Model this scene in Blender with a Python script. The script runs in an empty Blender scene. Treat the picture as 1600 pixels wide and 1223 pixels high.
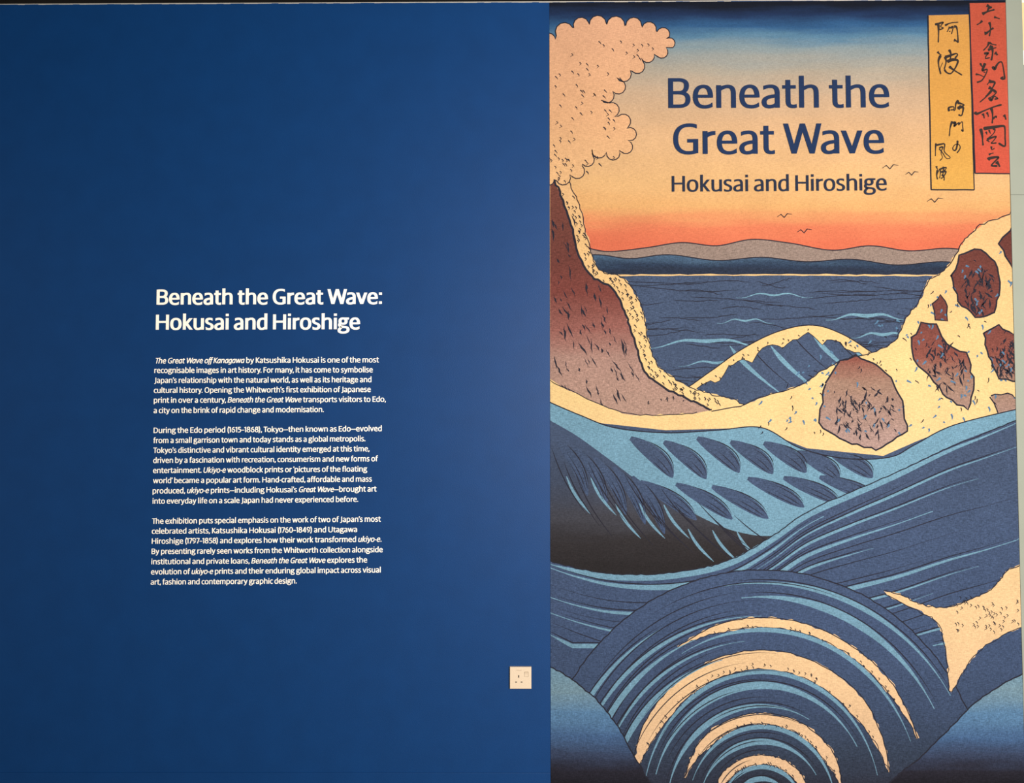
import bpy, bmesh, math, random
from mathutils import Vector
from mathutils.geometry import tessellate_polygon
random.seed(7)
C = bpy.context.scene.collection
PI = math.pi

# ------------------------------------------------------------------ camera, world, lights, exposure
F_PX, CX, CY = 1156.0, 800.0, 611.5
PITCH = math.radians(-2.12)
DIST, EYE = 3.0, 1.54
cam = bpy.data.cameras.new('camera')
cam.sensor_width = 36.0
cam.lens = 36.0 * F_PX / 1600.0
cam_o = bpy.data.objects.new('camera', cam)
C.objects.link(cam_o)
cam_o.location = (0, -DIST, EYE)
cam_o.rotation_euler = (PI / 2 - PITCH, 0, 0)
bpy.context.scene.camera = cam_o

vs = bpy.context.scene.view_settings
bpy.context.scene.display_settings.display_device = 'sRGB'
vs.view_transform = 'Standard'
vs.look = 'None'
vs.gamma = 1.0
vs.use_curve_mapping = False
vs.exposure = 0.0

world = bpy.data.worlds.new('gallery_ambient')
bpy.context.scene.world = world
world.use_nodes = True
world.node_tree.nodes['Background'].inputs[0].default_value = (1.0, 0.97, 0.93, 1)
world.node_tree.nodes['Background'].inputs[1].default_value = 0.38

def area_light(name, loc, target, size, size_y, energy, col):
    l = bpy.data.lights.new(name, 'AREA')
    l.shape = 'RECTANGLE'; l.size = size; l.size_y = size_y
    l.energy = energy; l.color = col
    o = bpy.data.objects.new(name, l)
    o.location = loc
    o.rotation_euler = (Vector(target) - Vector(loc)).to_track_quat('-Z', 'Y').to_euler()
    C.objects.link(o)
    return o
# daylight from the glazed side of the gallery (to the right) and the ceiling track lights
area_light('window_daylight', (1.85, -3.9, 1.9), (0.6, 0, 1.7), 1.7, 1.5, 322, (1.0, 0.98, 0.96))
area_light('ceiling_wash', (1.0, -3.0, 3.5), (0.9, 0, 1.3), 3.0, 0.5, 32, (1.0, 0.93, 0.84))

# ------------------------------------------------------------------ pixel on the photograph -> point on the wall plane (y = 0)
def W(px, py, y=0.0):
    u = (px - CX) / F_PX; v = -(py - CY) / F_PX
    dy = math.cos(PITCH) + v * math.sin(PITCH)
    dz = -math.sin(PITCH) + v * math.cos(PITCH)
    t = (DIST + y) / dy
    return (u * t, EYE + dz * t)

FLOOR_Z = W(800, 1247)[1]
# ------------------------------------------------------------------ materials
def lin(c):
    if isinstance(c, str):
        c = tuple(int(c[i:i + 2], 16) for i in (0, 2, 4))
    return tuple(((v / 255) / 12.92 if v / 255 <= 0.04045 else ((v / 255 + 0.055) / 1.055) ** 2.4) for v in c)

def base_mat(name, rough=0.8, spec=0.3):
    m = bpy.data.materials.new(name); m.use_nodes = True
    nt = m.node_tree
    b = nt.nodes['Principled BSDF']
    b.inputs['Roughness'].default_value = rough
    b.inputs['Specular IOR Level'].default_value = spec
    return m, nt, b

def plain_mat(name, col, k=1.0, rough=0.8, spec=0.3, noise=0.05, scale=60, bump=0.0, metal=0.0):
    m, nt, b = base_mat(name, rough, spec)
    c = [min(1, v * k) for v in lin(col)]
    b.inputs['Metallic'].default_value = metal
    tc = nt.nodes.new('ShaderNodeTexCoord')
    n = nt.nodes.new('ShaderNodeTexNoise'); n.inputs['Scale'].default_value = scale; n.inputs['Detail'].default_value = 4
    nt.links.new(tc.outputs['Object'], n.inputs['Vector'])
    r = nt.nodes.new('ShaderNodeValToRGB')
    r.color_ramp.elements[0].position = 0.3; r.color_ramp.elements[1].position = 0.7
    r.color_ramp.elements[0].color = [v * (1 - noise) for v in c] + [1]
    r.color_ramp.elements[1].color = [min(1, v * (1 + noise)) for v in c] + [1]
    nt.links.new(n.outputs['Fac'], r.inputs['Fac'])
    nt.links.new(r.outputs['Color'], b.inputs['Base Color'])
    if bump:
        bp = nt.nodes.new('ShaderNodeBump'); bp.inputs['Strength'].default_value = bump; bp.inputs['Distance'].default_value = 0.001
        nt.links.new(n.outputs['Fac'], bp.inputs['Height']); nt.links.new(bp.outputs['Normal'], b.inputs['Normal'])
    return m

PK = 0.55        # albedo of a printed colour relative to its look under the room's light
def print_mat(name, stops, grain=0.10, blotch=0.06, k=None):
    """printed ink on woven paper: stops = [(photo row, colour)] down the mural, or one colour"""
    k = PK if k is None else k
    m, nt, b = base_mat(name, 0.85, 0.12)
    N, L = nt.nodes.new, nt.links.new
    tc = N('ShaderNodeTexCoord')
    if isinstance(stops, str):
        stops = [(0, stops), (1223, stops)]
    sep = N('ShaderNodeSeparateXYZ'); L(tc.outputs['Object'], sep.inputs[0])
    z0 = W(1200, stops[-1][0])[1]; z1 = W(1200, stops[0][0])[1]
    mr = N('ShaderNodeMapRange')
    mr.inputs['From Min'].default_value = z1; mr.inputs['From Max'].default_value = z0
    # uneven hand-wiped gradation
    wn = N('ShaderNodeTexNoise'); wn.inputs['Scale'].default_value = 2.5; wn.inputs['Detail'].default_value = 5
    mpw = N('ShaderNodeMapping'); mpw.inputs['Scale'].default_value = (1, 1, 9)
    L(tc.outputs['Object'], mpw.inputs[0]); L(mpw.outputs[0], wn.inputs['Vector'])
    ws = N('ShaderNodeMath'); ws.operation = 'MULTIPLY_ADD'; ws.inputs[1].default_value = 0.09; ws.inputs[2].default_value = -0.045
    L(wn.outputs['Fac'], ws.inputs[0])
    ad = N('ShaderNodeMath'); ad.operation = 'ADD'
    L(sep.outputs['Z'], ad.inputs[0]); L(ws.outputs[0], ad.inputs[1]); L(ad.outputs[0], mr.inputs['Value'])
    cr = N('ShaderNodeValToRGB'); el = cr.color_ramp.elements
    span = max(1e-6, stops[-1][0] - stops[0][0])
    while len(el) < len(stops): el.new(0.5)
    for e, (y, c) in zip(el, stops):
        e.position = (y - stops[0][0]) / span
    for e, (y, c) in zip(el, stops):
        e.color = [min(1, v * k) for v in lin(c)] + [1]
    L(mr.outputs[0], cr.inputs['Fac'])
    col = cr.outputs['Color']
    for sc, amp, st in ((60, grain * 1.9, (1, 1, 6)), (80, grain * 1.5, (7, 1, 1)), (260, grain * 1.3, (1, 1, 1)), (5, blotch, (1, 1, 1))):
        mp = N('ShaderNodeMapping'); mp.inputs['Scale'].default_value = st
        L(tc.outputs['Object'], mp.inputs[0])
        n = N('ShaderNodeTexNoise'); n.inputs['Scale'].default_value = sc; n.inputs['Detail'].default_value = 3
        L(mp.outputs[0], n.inputs['Vector'])
        f = N('ShaderNodeMapRange'); f.inputs['From Min'].default_value = 0.3; f.inputs['From Max'].default_value = 0.7
        f.inputs['To Min'].default_value = 1 - amp; f.inputs['To Max'].default_value = 1 + amp
        L(n.outputs['Fac'], f.inputs['Value'])
        vm = N('ShaderNodeVectorMath'); vm.operation = 'SCALE'
        L(col, vm.inputs[0]); L(f.outputs[0], vm.inputs['Scale'])
        col = vm.outputs[0]
    L(col, b.inputs['Base Color'])
    return m

# ------------------------------------------------------------------ object helpers
def link_mesh(name, verts, faces, mats, parent=None, fm=None, smooth=False):
    me = bpy.data.meshes.new(name)
    if parent is not None:
        lx, ly, lz = parent.location if parent.parent is None else parent.parent.location
        verts = [(v[0] - lx, v[1] - ly, v[2] - lz) for v in verts]
    me.from_pydata(verts, [], faces)
    if not isinstance(mats, (list, tuple)): mats = [mats]
    for m in mats: me.materials.append(m)
    if fm:
        for p, i in zip(me.polygons, fm): p.material_index = i
    me.update()
    bm = bmesh.new(); bm.from_mesh(me); bmesh.ops.remove_doubles(bm, verts=bm.verts, dist=1e-7); bm.to_mesh(me); bm.free()
    if smooth:
        for p in me.polygons: p.use_smooth = True
    o = bpy.data.objects.new(name, me); C.objects.link(o)
    if parent is not None: o.parent = parent
    return o

def tag(o, label, cat=None, group=None, kind=None):
    if label: o['label'] = label
    if cat: o['category'] = cat
    if group: o['group'] = group
    if kind: o['kind'] = kind
    return o

def empty(name, loc):
    o = bpy.data.objects.new(name, None); o.location = loc; o.empty_display_size = 0.05
    C.objects.link(o); return o

def box_vf(x0, x1, y0, y1, z0, z1):
    v = [(x, y, z) for x in (x0, x1) for y in (y0, y1) for z in (z0, z1)]
    f = [(0, 1, 3, 2), (4, 6, 7, 5), (0, 4, 5, 1), (2, 3, 7, 6), (0, 2, 6, 4), (1, 5, 7, 3)]
    return v, f

def bevel_box(name, x0, x1, y0, y1, z0, z1, mat, parent=None, bev=0.002, seg=3):
    v, f = box_vf(x0, x1, y0, y1, z0, z1)
    o = link_mesh(name, v, f, mat, parent)
    if bev:
        bm = bmesh.new(); bm.from_mesh(o.data)
        bmesh.ops.recalc_face_normals(bm, faces=bm.faces)
        bmesh.ops.bevel(bm, geom=bm.edges[:], offset=bev, segments=seg, affect='EDGES', profile=0.5)
        bm.to_mesh(o.data); bm.free()
    return o

# ------------------------------------------------------------------ the setting
XL, XR = -4.2, 4.2
x_mur0 = W(859.5, 611)[0]
x_mur1 = W(1585.6, 611)[0]
blue = plain_mat('blue_wall_paint', '0b4581', 0.56, rough=0.5, spec=0.2, noise=0.05, scale=9, bump=0.0)
# fine roller stipple on the blue paint
_nt = blue.node_tree; _b = _nt.nodes['Principled BSDF']
_n = _nt.nodes.new('ShaderNodeTexNoise'); _n.inputs['Scale'].default_value = 240; _n.inputs['Detail'].default_value = 3
_tc = _nt.nodes.new('ShaderNodeTexCoord'); _nt.links.new(_tc.outputs['Object'], _n.inputs['Vector'])
_bp = _nt.nodes.new('ShaderNodeBump'); _bp.inputs['Strength'].default_value = 0.25; _bp.inputs['Distance'].default_value = 0.0015
_nt.links.new(_n.outputs['Fac'], _bp.inputs['Height']); _nt.links.new(_bp.outputs['Normal'], _b.inputs['Normal'])

# the display wall: its top edge runs a few pixels inside the frame and falls a little to the left
tl = W(0, 6.6); tm = W(858, 2.6); tr = W(1600, -1.5)
sl1 = (tm[1] - tl[1]) / (tm[0] - tl[0]); sl2 = (tr[1] - tm[1]) / (tr[0] - tm[0])
def top_z(x): return tm[1] + (sl1 if x < tm[0] else sl2) * (x - tm[0])
x_end = W(1596.5, 10)[0] + 0.0
seam_z = W(500, 1206.6)[1]
def wall_slab(name, xs, zf0, zf1, y0, y1, mat):
    v, f = [], []
    for x in xs:
        for y in (y0, y1):
            v.append((x, y, zf0(x))); v.append((x, y, zf1(x)))
    for i in range(len(xs) - 1):
        a = 4 * i; b = a + 4
        f += [(a, b, b + 1, a + 1), (a + 2, a + 3, b + 3, b + 2), (a + 1, b + 1, b + 3, a + 3), (a, a + 2, b + 2, b)]
    f += [(0, 1, 3, 2)]; e = 4 * (len(xs) - 1); f += [(e, e + 2, e + 3, e + 1)]
    return tag(link_mesh(name, v, f, mat), None, kind='structure')
pale_edge = plain_mat('raw_board_edge', 'b9b2a6', 0.8, rough=0.9)
wall = wall_slab('wall_back', [XL, tl[0], tm[0], x_mur1], lambda x: FLOOR_Z, lambda x: top_z(x) - 0.0002, 0.0, 0.14, blue)
# unpainted, slightly chipped lip along the top edge of the board
lipv, lipf = [], []
xs = [XL + i * (x_mur1 - XL) / 220 for i in range(221)]
lip = []
for i in range(220):
    a, b_ = xs[i], xs[i + 1]
    j = random.random()
    h = 0.0016 + 0.0022 * random.random()
    o_ = len(lipv)
    for x in (a, b_):
        lipv += [(x, -0.0009, top_z(x) - h), (x, -0.0009, top_z(x) + 0.001), (x, 0.003, top_z(x) - h), (x, 0.003, top_z(x) + 0.001)]
    lipf += [(o_, o_ + 4, o_ + 5, o_ + 1), (o_ + 1, o_ + 5, o_ + 7, o_ + 3), (o_, o_ + 2, o_ + 6, o_ + 4)]
    lipf += [(o_, o_ + 1, o_ + 3, o_ + 2), (o_ + 4, o_ + 6, o_ + 7, o_ + 5)]
lipo = link_mesh('board_edge', lipv, lipf, pale_edge, wall)

# skirting under the blue field, painted over; only its top joint shows
base = bevel_box('baseboard_back', XL, x_mur0 - 0.0015, -0.0035, 0.0, FLOOR_Z, seam_z, blue, None, 0.0012, 2)
base['kind'] = 'structure'

ceil_m = plain_mat('dark_ceiling_paint', '2c2724', 0.8, rough=0.9, noise=0.25, scale=5)
zc = top_z(0) + 0.16
tag(link_mesh('ceiling', *box_vf(XL, XR, -4.5, 3.0, zc, zc + 0.1), ceil_m), None, kind='structure')
# dark void above the display wall, closed by the building's own wall behind
tag(link_mesh('wall_upper', *box_vf(XL, x_mur1, 0.5, 0.6, FLOOR_Z, zc), plain_mat('upper_wall_paint', '6a5a4c', 1.2, noise=0.3, scale=3)), None, kind='structure')
floor_m = plain_mat('oak_floor', '9a8465', 0.8, rough=0.45, noise=0.15, scale=6)
fl = link_mesh('floor', *box_vf(XL, XR, -4.5, 3.0, FLOOR_Z - 0.1, FLOOR_Z), floor_m)
tag(fl, None, kind='structure')
wood_f = plain_mat('oak_floor_plank', 'a38c6c', 0.8, rough=0.42, noise=0.18, scale=7)
pl_me = None
for r in range(9):
    for c in range(4):
        x0 = XL + 0.02 + c * 2.09 + (r % 2) * 0.6; x1 = min(x0 + 2.08, XR)
        y0 = -1.26 + r * 0.14
        if x0 > XR - 0.2: continue
        p = link_mesh('plank', *box_vf(x0, x1, y0, y0 + 0.137, FLOOR_Z, FLOOR_Z + 0.0015), wood_f, fl)

# grey-green framing strip at the right end of the display wall
grey_green = plain_mat('grey_green_paint', 'b0b4a2', 0.52, rough=0.6, noise=0.04, scale=5)
x_st0 = x_mur1 + 0.0008
x_st1 = W(1595.8, 0)[0]
# measured to the wall plane: strip ends at the edge of the opening
joint_z = W(1590, 304.5)[1]
zt = zc - 0.001
strip = empty('trim_1', ((x_st0 + x_st1) / 2, 0, FLOOR_Z)); strip['kind'] = 'structure'
bevel_box('panel', x_st0, x_st1, -0.004, 0.15, joint_z + 0.0006, zt, grey_green, strip, 0.0008, 2)
bevel_box('panel', x_st0, x_st1, -0.004, 0.15, FLOOR_Z, joint_z - 0.0006, grey_green, strip, 0.0008, 2)
# what shows past the strip: pale timber and white boards of the next bay, a little behind
bay = empty('wall_right', (x_st1 + 0.3, 0.25, FLOOR_Z)); bay['kind'] = 'structure'
timber = plain_mat('pale_timber', 'f0c48e', 0.95, rough=0.5, noise=0.08, scale=14)
white_b = plain_mat('cream_board', 'fff0cf', 0.95, rough=0.7)
yb = 0.06
def zb(py): return W(1600, py, yb)[1]
bevel_box('panel', x_st1 + 0.001, x_st1 + 1.2, yb, yb + 0.05, zb(4), zc - 0.002, white_b, bay, 0.001, 1)
bevel_box('panel', x_st1 + 0.001, x_st1 + 1.2, yb, yb + 0.05, zb(78), zb(4) - 0.001, timber, bay, 0.001, 1)
bevel_box('panel', x_st1 + 0.001, x_st1 + 1.2, yb, yb + 0.05, zb(101), zb(78) - 0.001, white_b, bay, 0.001, 1)
bevel_box('panel', x_st1 + 0.001, x_st1 + 1.2, yb, yb + 0.05, FLOOR_Z, zb(101) - 0.001, grey_green, bay, 0.001, 1)

# ------------------------------------------------------------------ lettering: a humanist sans drawn as pen strokes
# units: capital height 100; a path is an SVG-like centre line; caps: v/h = vertical/horizontal cut, - = square
G = {
'B': (8, 74, 4, ['M8 0L8 100', 'M8 94.2L34 94.2C53 94.2 61 87 61 75C61 60 52 51.3 36 51.3L8 51.3', 'M36 51.3C56 51.3 65.5 43 65.5 29C65.5 12 54 5.8 34 5.8L8 5.8']),
'D': (8, 80, 4, ['M8 0L8 100', 'M8 94.2L30 94.2C60 94.2 71 79 71 50C71 21 60 5.8 30 5.8L8 5.8']),
'E': (8, 60, 4, ['M8 0L8 100', 'M8 94.2L59 94.2', 'M8 51.5L54 51.5', 'M8 5.8L60 5.8']),
'F': (8, 56, 1, ['M8 0L8 100', 'M8 94.2L56 94.2', 'M8 50L52 50']),
'G': (5, 83, 7, ['M79 91.5C70 95 63 96.3 54 96.3C24 96.3 9 79 9 50C9 21 23 4 50 4C60 4 68 5.5 75 8|v-', 'M75 3.2L75 50', 'M47 44L83 44']),
'H': (8, 83, 8, ['M8 0L8 100', 'M75 0L75 100', 'M8 51.5L75 51.5']),
'J': (0, 38, 8, ['M30 100L30 12C30 -6 21 -13 2 -12.5|-v']),
'K': (8, 70, 0, ['M8 0L8 100', 'M59 100L20 54|hh', 'M20 57L62 0|hh']),
'O': (5, 92, 5, ['M46 4C21 4 9 21 9 50C9 79 21 96 46 96C71 96 83 79 83 50C83 21 71 4 46 4Z']),
'T': (1, 70, 1, ['M0 94.2L70 94.2', 'M35 0L35 94']),
'U': (8, 80, 8, ['M8 100L8 34C8 12 20 3.6 40 3.6C60 3.6 72 12 72 34L72 100']),
'W': (1, 127, 1, ['M9 100L36 0|hh', 'M64.5 100L36 0|hh', 'M64.5 100L95.5 0|hh', 'M119 100L95.5 0|hh']),
'a': (4, 60, 8, ['M6 66.6C14 70 22 71.6 31 71.6C46 71.6 52 63 52 48L52 0|v-', 'M50 39.5C22 38.5 8 31 8 19C8 9 15 3.3 25 3.3C36 3.3 46 7 52 15']),
'b': (8, 68, 4, ['M8 0L8 107', 'M8 61C16 67.5 24 71.7 34 71.7C50 71.7 60 60 60 38C60 16 49 3.3 31 3.3C22 3.3 14 5 8 8']),
'c': (4, 55, 1, ['M54 66.8C48 70 43 71.7 37 71.7C18 71.7 8 58 8 37C8 15 18 3.3 37 3.3C44 3.3 50 5 55 8.4|vv']),
'd': (4, 66, 8, ['M58 0L58 107', 'M58 66C50 70 44 71.7 37 71.7C18 71.7 8 58 8 36C8 14 17 3.3 31 3.3C42 3.3 51 7.5 58 15.5']),
'e': (4, 67, 3, ['M59 34C59 60 51 71.9 35 71.9C17 71.9 8 58 8 37C8 15 19 3.3 39 3.3C48 3.3 57 5.6 64.5 10.5|-v', 'M8 39L59 39*.88']),
'f': (1, 45, -1, ['M18 0L18 80C18 96 25 102 35 102C39 102 42 101.5 46 100|-v', 'M2 69.7L42 69.7']),
'g': (2, 74, 0, ['M33 36.5C19 36.5 12.5 43 12.5 54C12.5 65 19 71.8 33 71.8C47 71.8 53.5 65 53.5 54C53.5 43 47 36.5 33 36.5Z', 'M40 71.2L73 71.2', 'M19 42C8 36 6 22 20 17.5L46 14.5C60 13 67 7 67 -3C67 -15 55 -22.5 36 -22.5C17 -22.5 7.5 -18 7.5 -8.5C7.5 0 13 6 24 14']),
'h': (8, 65, 8, ['M8 0L8 107', 'M8 60C18 67 28 71.6 38 71.6C52 71.6 57 63 57 48L57 0']),
'i': (8, 16.3, 8, ['M8.15 0L8.15 76', 'M8.15 89L8.15 105']),
'k': (8, 62, 1, ['M8 0L8 107', 'M51 76L20 38.5|hh', 'M20 42.5L53 0|hh']),
'l': (8, 16.3, 8, ['M8.15 0L8.15 107']),
'm': (8, 104, 8, ['M8 0L8 76', 'M8 60C17 67 25 71.6 34 71.6C47 71.6 52 63 52 48L52 0', 'M52 60C61 67 69 71.6 78 71.6C91 71.6 96 63 96 48L96 0']),
'n': (8, 65, 8, ['M8 0L8 76', 'M8 60C18 67 28 71.6 38 71.6C52 71.6 57 63 57 48L57 0']),
'o': (4.5, 72, 4.5, ['M36 3.3C17 3.3 8 16 8 37.5C8 59 17 71.7 36 71.7C55 71.7 64 59 64 37.5C64 16 55 3.3 36 3.3Z']),
'p': (8, 68, 4, ['M8 -26L8 76', 'M8 61C16 67.5 24 71.7 34 71.7C50 71.7 60 60 60 38C60 16 49 3.3 31 3.3C22 3.3 14 5 8 8']),
'r': (8, 42, 1, ['M8 0L8 76', 'M8 58C16 65 26 69.5 42 69.6*1.15|-v']),
's': (3, 54, 3.5, ['M48.5 67.3C42 70.5 35 71.7 28 71.7C15 71.7 9 66 9 56.5C9 46 18 42.5 27 39C38 34.5 46 30.5 46 20C46 9 38 3.3 25 3.3C17 3.3 9 5 3 8.8|vv']),
't': (1, 47, 1, ['M19 93L19 22C19 8.5 25 4 36 4C40 4 43.5 4.8 47.3 6|-v', 'M0 69.5L45 69.5']),
'u': (8, 65, 8, ['M57 0L57 76', 'M8 76L8 28C8 12 14 4 27 4C38 4 48 8.5 57 16']),
'v': (0, 71, 0, ['M8.6 76L36.5 0|hh', 'M63 76L36.5 0|hh']),
'w': (0, 106, 0, ['M8.5 76L31 0|hh', 'M53 76L31 0|hh', 'M53 76L75 0|hh', 'M97.5 76L75 0|hh']),
'x': (1, 62, 1, ['M9 76L53 0|hh', 'M53 76L9 0|hh']),
'y': (0, 70, 0, ['M8.6 76L37 0|hh', 'M62.5 76L37 3C30 -15 22 -22 6 -21.5|hv']),
'0': (5, 68, 5, ['M34 4C16 4 8 20 8 50C8 80 16 96 34 96C52 96 60 80 60 50C60 20 52 4 34 4Z']),
'1': (1, 32, 8, ['M24 0L24 100', 'M0 84L24 94']),
'4': (3, 68, 3, ['M47 0L47 100', 'M45 100L9 30', 'M3 27L68 27']),
'5': (5, 60, 4, ['M54 94L14 94', 'M14 98L12 54', 'M10 56C18 58.5 24 59.5 30 59.5C44 59.5 52 48 52 32C52 13 42 4 24 4C16 4 9 6 4 8.6']),
'6': (5, 65, 4, ['M52 94C24 96 8 74 8 36C8 14 17 4 33 4C49 4 57 14 57 31C57 48 49 58 34 58C22 58 12 51 8 38']),
'7': (2, 57, 0, ['M0 94L55 94', 'M53 96L20 0|-h']),
'8': (4, 66, 4, ['M33 53C20 53 12.5 62 12.5 75C12.5 88 20 96 33 96C46 96 53.5 88 53.5 75C53.5 62 46 53 33 53Z', 'M33 4C17 4 8 12 8 28C8 44 17 53 33 53C49 53 58 44 58 28C58 12 49 4 33 4Z']),
'9': (4, 65, 5, ['M13 6C41 4 57 26 57 64C57 86 48 96 32 96C16 96 8 86 8 69C8 52 16 42 31 42C43 42 53 49 57 62']),
'.': (5, 17, 6, ['M8.5 0L8.5 17']),
',': (4, 18, 5, ['M13 17L6 -13|hh']),
':': (7, 17, 7, ['M8.5 0L8.5 17', 'M8.5 60L8.5 77']),
'’': (1, 16, 1, ['M12 104L7 76|hh']),
'‘': (1, 16, 1, ['M12 104L7 76|hh']),
'(': (6, 28, 1, ['M26 110C4 84 4 8 26 -18']),
')': (1, 28, 6, ['M2 110C24 84 24 8 2 -18']),
'-': (3, 30, 3, ['M0 38L30 38']),
'–': (2, 50, 2, ['M0 40L50 40']),
'—': (0, 88, 0, ['M0 38L88 38']),
}
GI = dict(G)       # italics: single-storey a, descending f
GI['a'] = (3, 62, 6, ['M55 0L55 76', 'M55 68C47 71 42 71.7 36 71.7C18 71.7 8 56 8 34C8 14 14 3.3 26 3.3C38 3.3 48 14 55 28'])
GI['g'] = (3, 62, 6, ['M55 76L55 2C55 -14 46 -22 30 -22C22 -22 14 -20 7 -17', 'M55 68C47 71 42 71.7 36 71.7C18 71.7 8 56 8 34C8 14 14 3.3 26 3.3C38 3.3 48 14 55 28'])
GI['f'] = (-2, 42, -4, ['M2 -24C12 -24 17 -16 17 0L17 80C17 96 24 102 33 102C37 102 40 101.5 44 100', 'M2 69.7L41 69.7'])
KERN = {'To': -10, 'Wa': -7, 'Wh': 0, 'y.': -7, 'y,': -7, 'r,': -5, 'av': -2, 'Ka': -3, 'wa': -2, 'yo': -3, 'ry': 2, 'By': -2, 'Th': -7, 'Jа': 0}

import re
def path_pts(p, n=7):
    tok = re.findall(r'[MLCZ]|-?\d*\.?\d+', p)
    pts, i, closed, cur = [], 0, False, None
    while i < len(tok):
        t = tok[i]; i += 1
        if t in 'MLCZ': cmd = t
        else: i -= 1
        if cmd == 'Z': closed = True; continue
        if cmd in 'ML':
            cur = (float(tok[i]), float(tok[i + 1])); i += 2; pts.append(cur)
            if cmd == 'M': cmd = 'L'
        elif cmd == 'C':
            q = [float(v) for v in tok[i:i + 6]]; i += 6
            x0, y0 = cur
            for k in range(1, n + 1):
                s = k / n; r = 1 - s
                pts.append((r**3 * x0 + 3 * r * r * s * q[0] + 3 * r * s * s * q[2] + s**3 * q[4],
                            r**3 * y0 + 3 * r * r * s * q[1] + 3 * r * s * s * q[3] + s**3 * q[5]))
            cur = (q[4], q[5])
    if closed and abs(pts[0][0] - pts[-1][0]) + abs(pts[0][1] - pts[-1][1]) < 1e-6: pts.pop()
    return pts, closed

def pen_strip(spec, sv, sh, n):
    """left and right edge of one pen stroke"""
    caps = '--'
    if '|' in spec: spec, caps = spec.split('|')
    ws = 1.0
    if '*' in spec: spec, w_ = spec.split('*'); ws = float(w_)
    pts, closed = path_pts(spec, n)
    m = len(pts); L_, R_ = [], []
    def unit(a, b):
        dx, dy = b[0] - a[0], b[1] - a[1]; d = math.hypot(dx, dy) or 1
        return dx / d, dy / d
    for i, p in enumerate(pts):
        a = pts[i - 1] if (i or closed) else None
        b = pts[(i + 1) % m] if (i < m - 1 or closed) else None
        if a is None: t = unit(p, b); c = 1
        elif b is None: t = unit(a, p); c = 1
        else:
            t1, t2 = unit(a, p), unit(p, b); t = (t1[0] + t2[0], t1[1] + t2[1]); d = math.hypot(*t) or 1
            t = (t[0] / d, t[1] / d); c = max(0.6, t[0] * t1[0] + t[1] * t1[1])
        w = ws * math.hypot(sv * t[1], sh * t[0]) / 2 / c
        nx, ny = -t[1], t[0]
        cut = caps[0] if a is None else caps[1] if b is None else '-'
        if cut == 'v':
            s = 1 if ny >= 0 else -1; k = w / max(0.3, abs(ny)); nx, ny, w = 0, s, k
        elif cut == 'h':
            s = 1 if nx >= 0 else -1; k = w / max(0.3, abs(nx)); nx, ny, w = s, 0, k
        L_.append((p[0] + nx * w, p[1] + ny * w)); R_.append((p[0] - nx * w, p[1] - ny * w))
    return L_, R_, closed

def lay_text(runs, sv, sh, n=6):
    """runs = [(text, italic)] -> list of strips in units, and the total width"""
    x = 0.0; strips = []; prev = ''
    for text, it in runs:
        tab = GI if it else G
        cond = 0.93 if it else 1.0
        for ch in text:
            if ch == ' ': x += 26 * (1 if not it else 0.95); prev = ch; continue
            if ch == "'": ch = '’'
            lsb, w, rsb, st = tab[ch]
            x += KERN.get(prev + ch, 0)
            if not (x == 0 and not strips): x += lsb * cond
            for s in st:
                Lp, Rp, cl = pen_strip(s, sv, sh, n)
                f = (lambda q: (x + (q[0] * cond + (q[1] * 0.19 - 6 if it else 0)), q[1]))
                strips.append(([f(q) for q in Lp], [f(q) for q in Rp], cl))
            x += (w + rsb) * cond; last = rsb * cond; prev = ch
    return strips, x - last

def text_part(name, runs, x0, y0, x1, y1, cap_px, sv, sh, mat, parent, ylev, thick=0.0006, n=6, label=None):
    if isinstance(runs, str): runs = [(runs, False)]
    strips, width = lay_text(runs, sv, sh, n)
    A = W(x0, y0, ylev); Bp = W(x1, y1, ylev)
    up = W(x0, y0 - cap_px, ylev)
    cap = up[1] - A[1]
    ux, uz = (Bp[0] - A[0]) / width, (Bp[1] - A[1]) / width
    sy = cap / 100
    v, f = [], []
    for si, (Lp, Rp, cl) in enumerate(strips):
        o = len(v); m = len(Lp)
        dy = -thick - (si % 5) * 0.00001
        for yy in (ylev + dy, ylev):
            for q in Lp + Rp:
                v.append((A[0] + ux * q[0], yy, A[1] + uz * q[0] + sy * q[1]))
        k = 2 * m
        rng = range(m if cl else m - 1)
        for i in rng:
            j = (i + 1) % m
            f.append((o + i, o + j, o + m + j, o + m + i))
            f.append((o + i, o + k + i, o + k + j, o + j))
            f.append((o + m + i, o + m + j, o + k + m + j, o + k + m + i))
        if not cl:
            f.append((o, o + m, o + k + m, o + k)); e = m - 1
            f.append((o + e, o + k + e, o + k + m + e, o + m + e))
    ob = link_mesh(name, v, f, mat, parent)
    bm = bmesh.new(); bm.from_mesh(ob.data); bmesh.ops.recalc_face_normals(bm, faces=bm.faces); bm.to_mesh(ob.data); bm.free()
    if label: ob['label'] = label
    return ob

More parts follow.
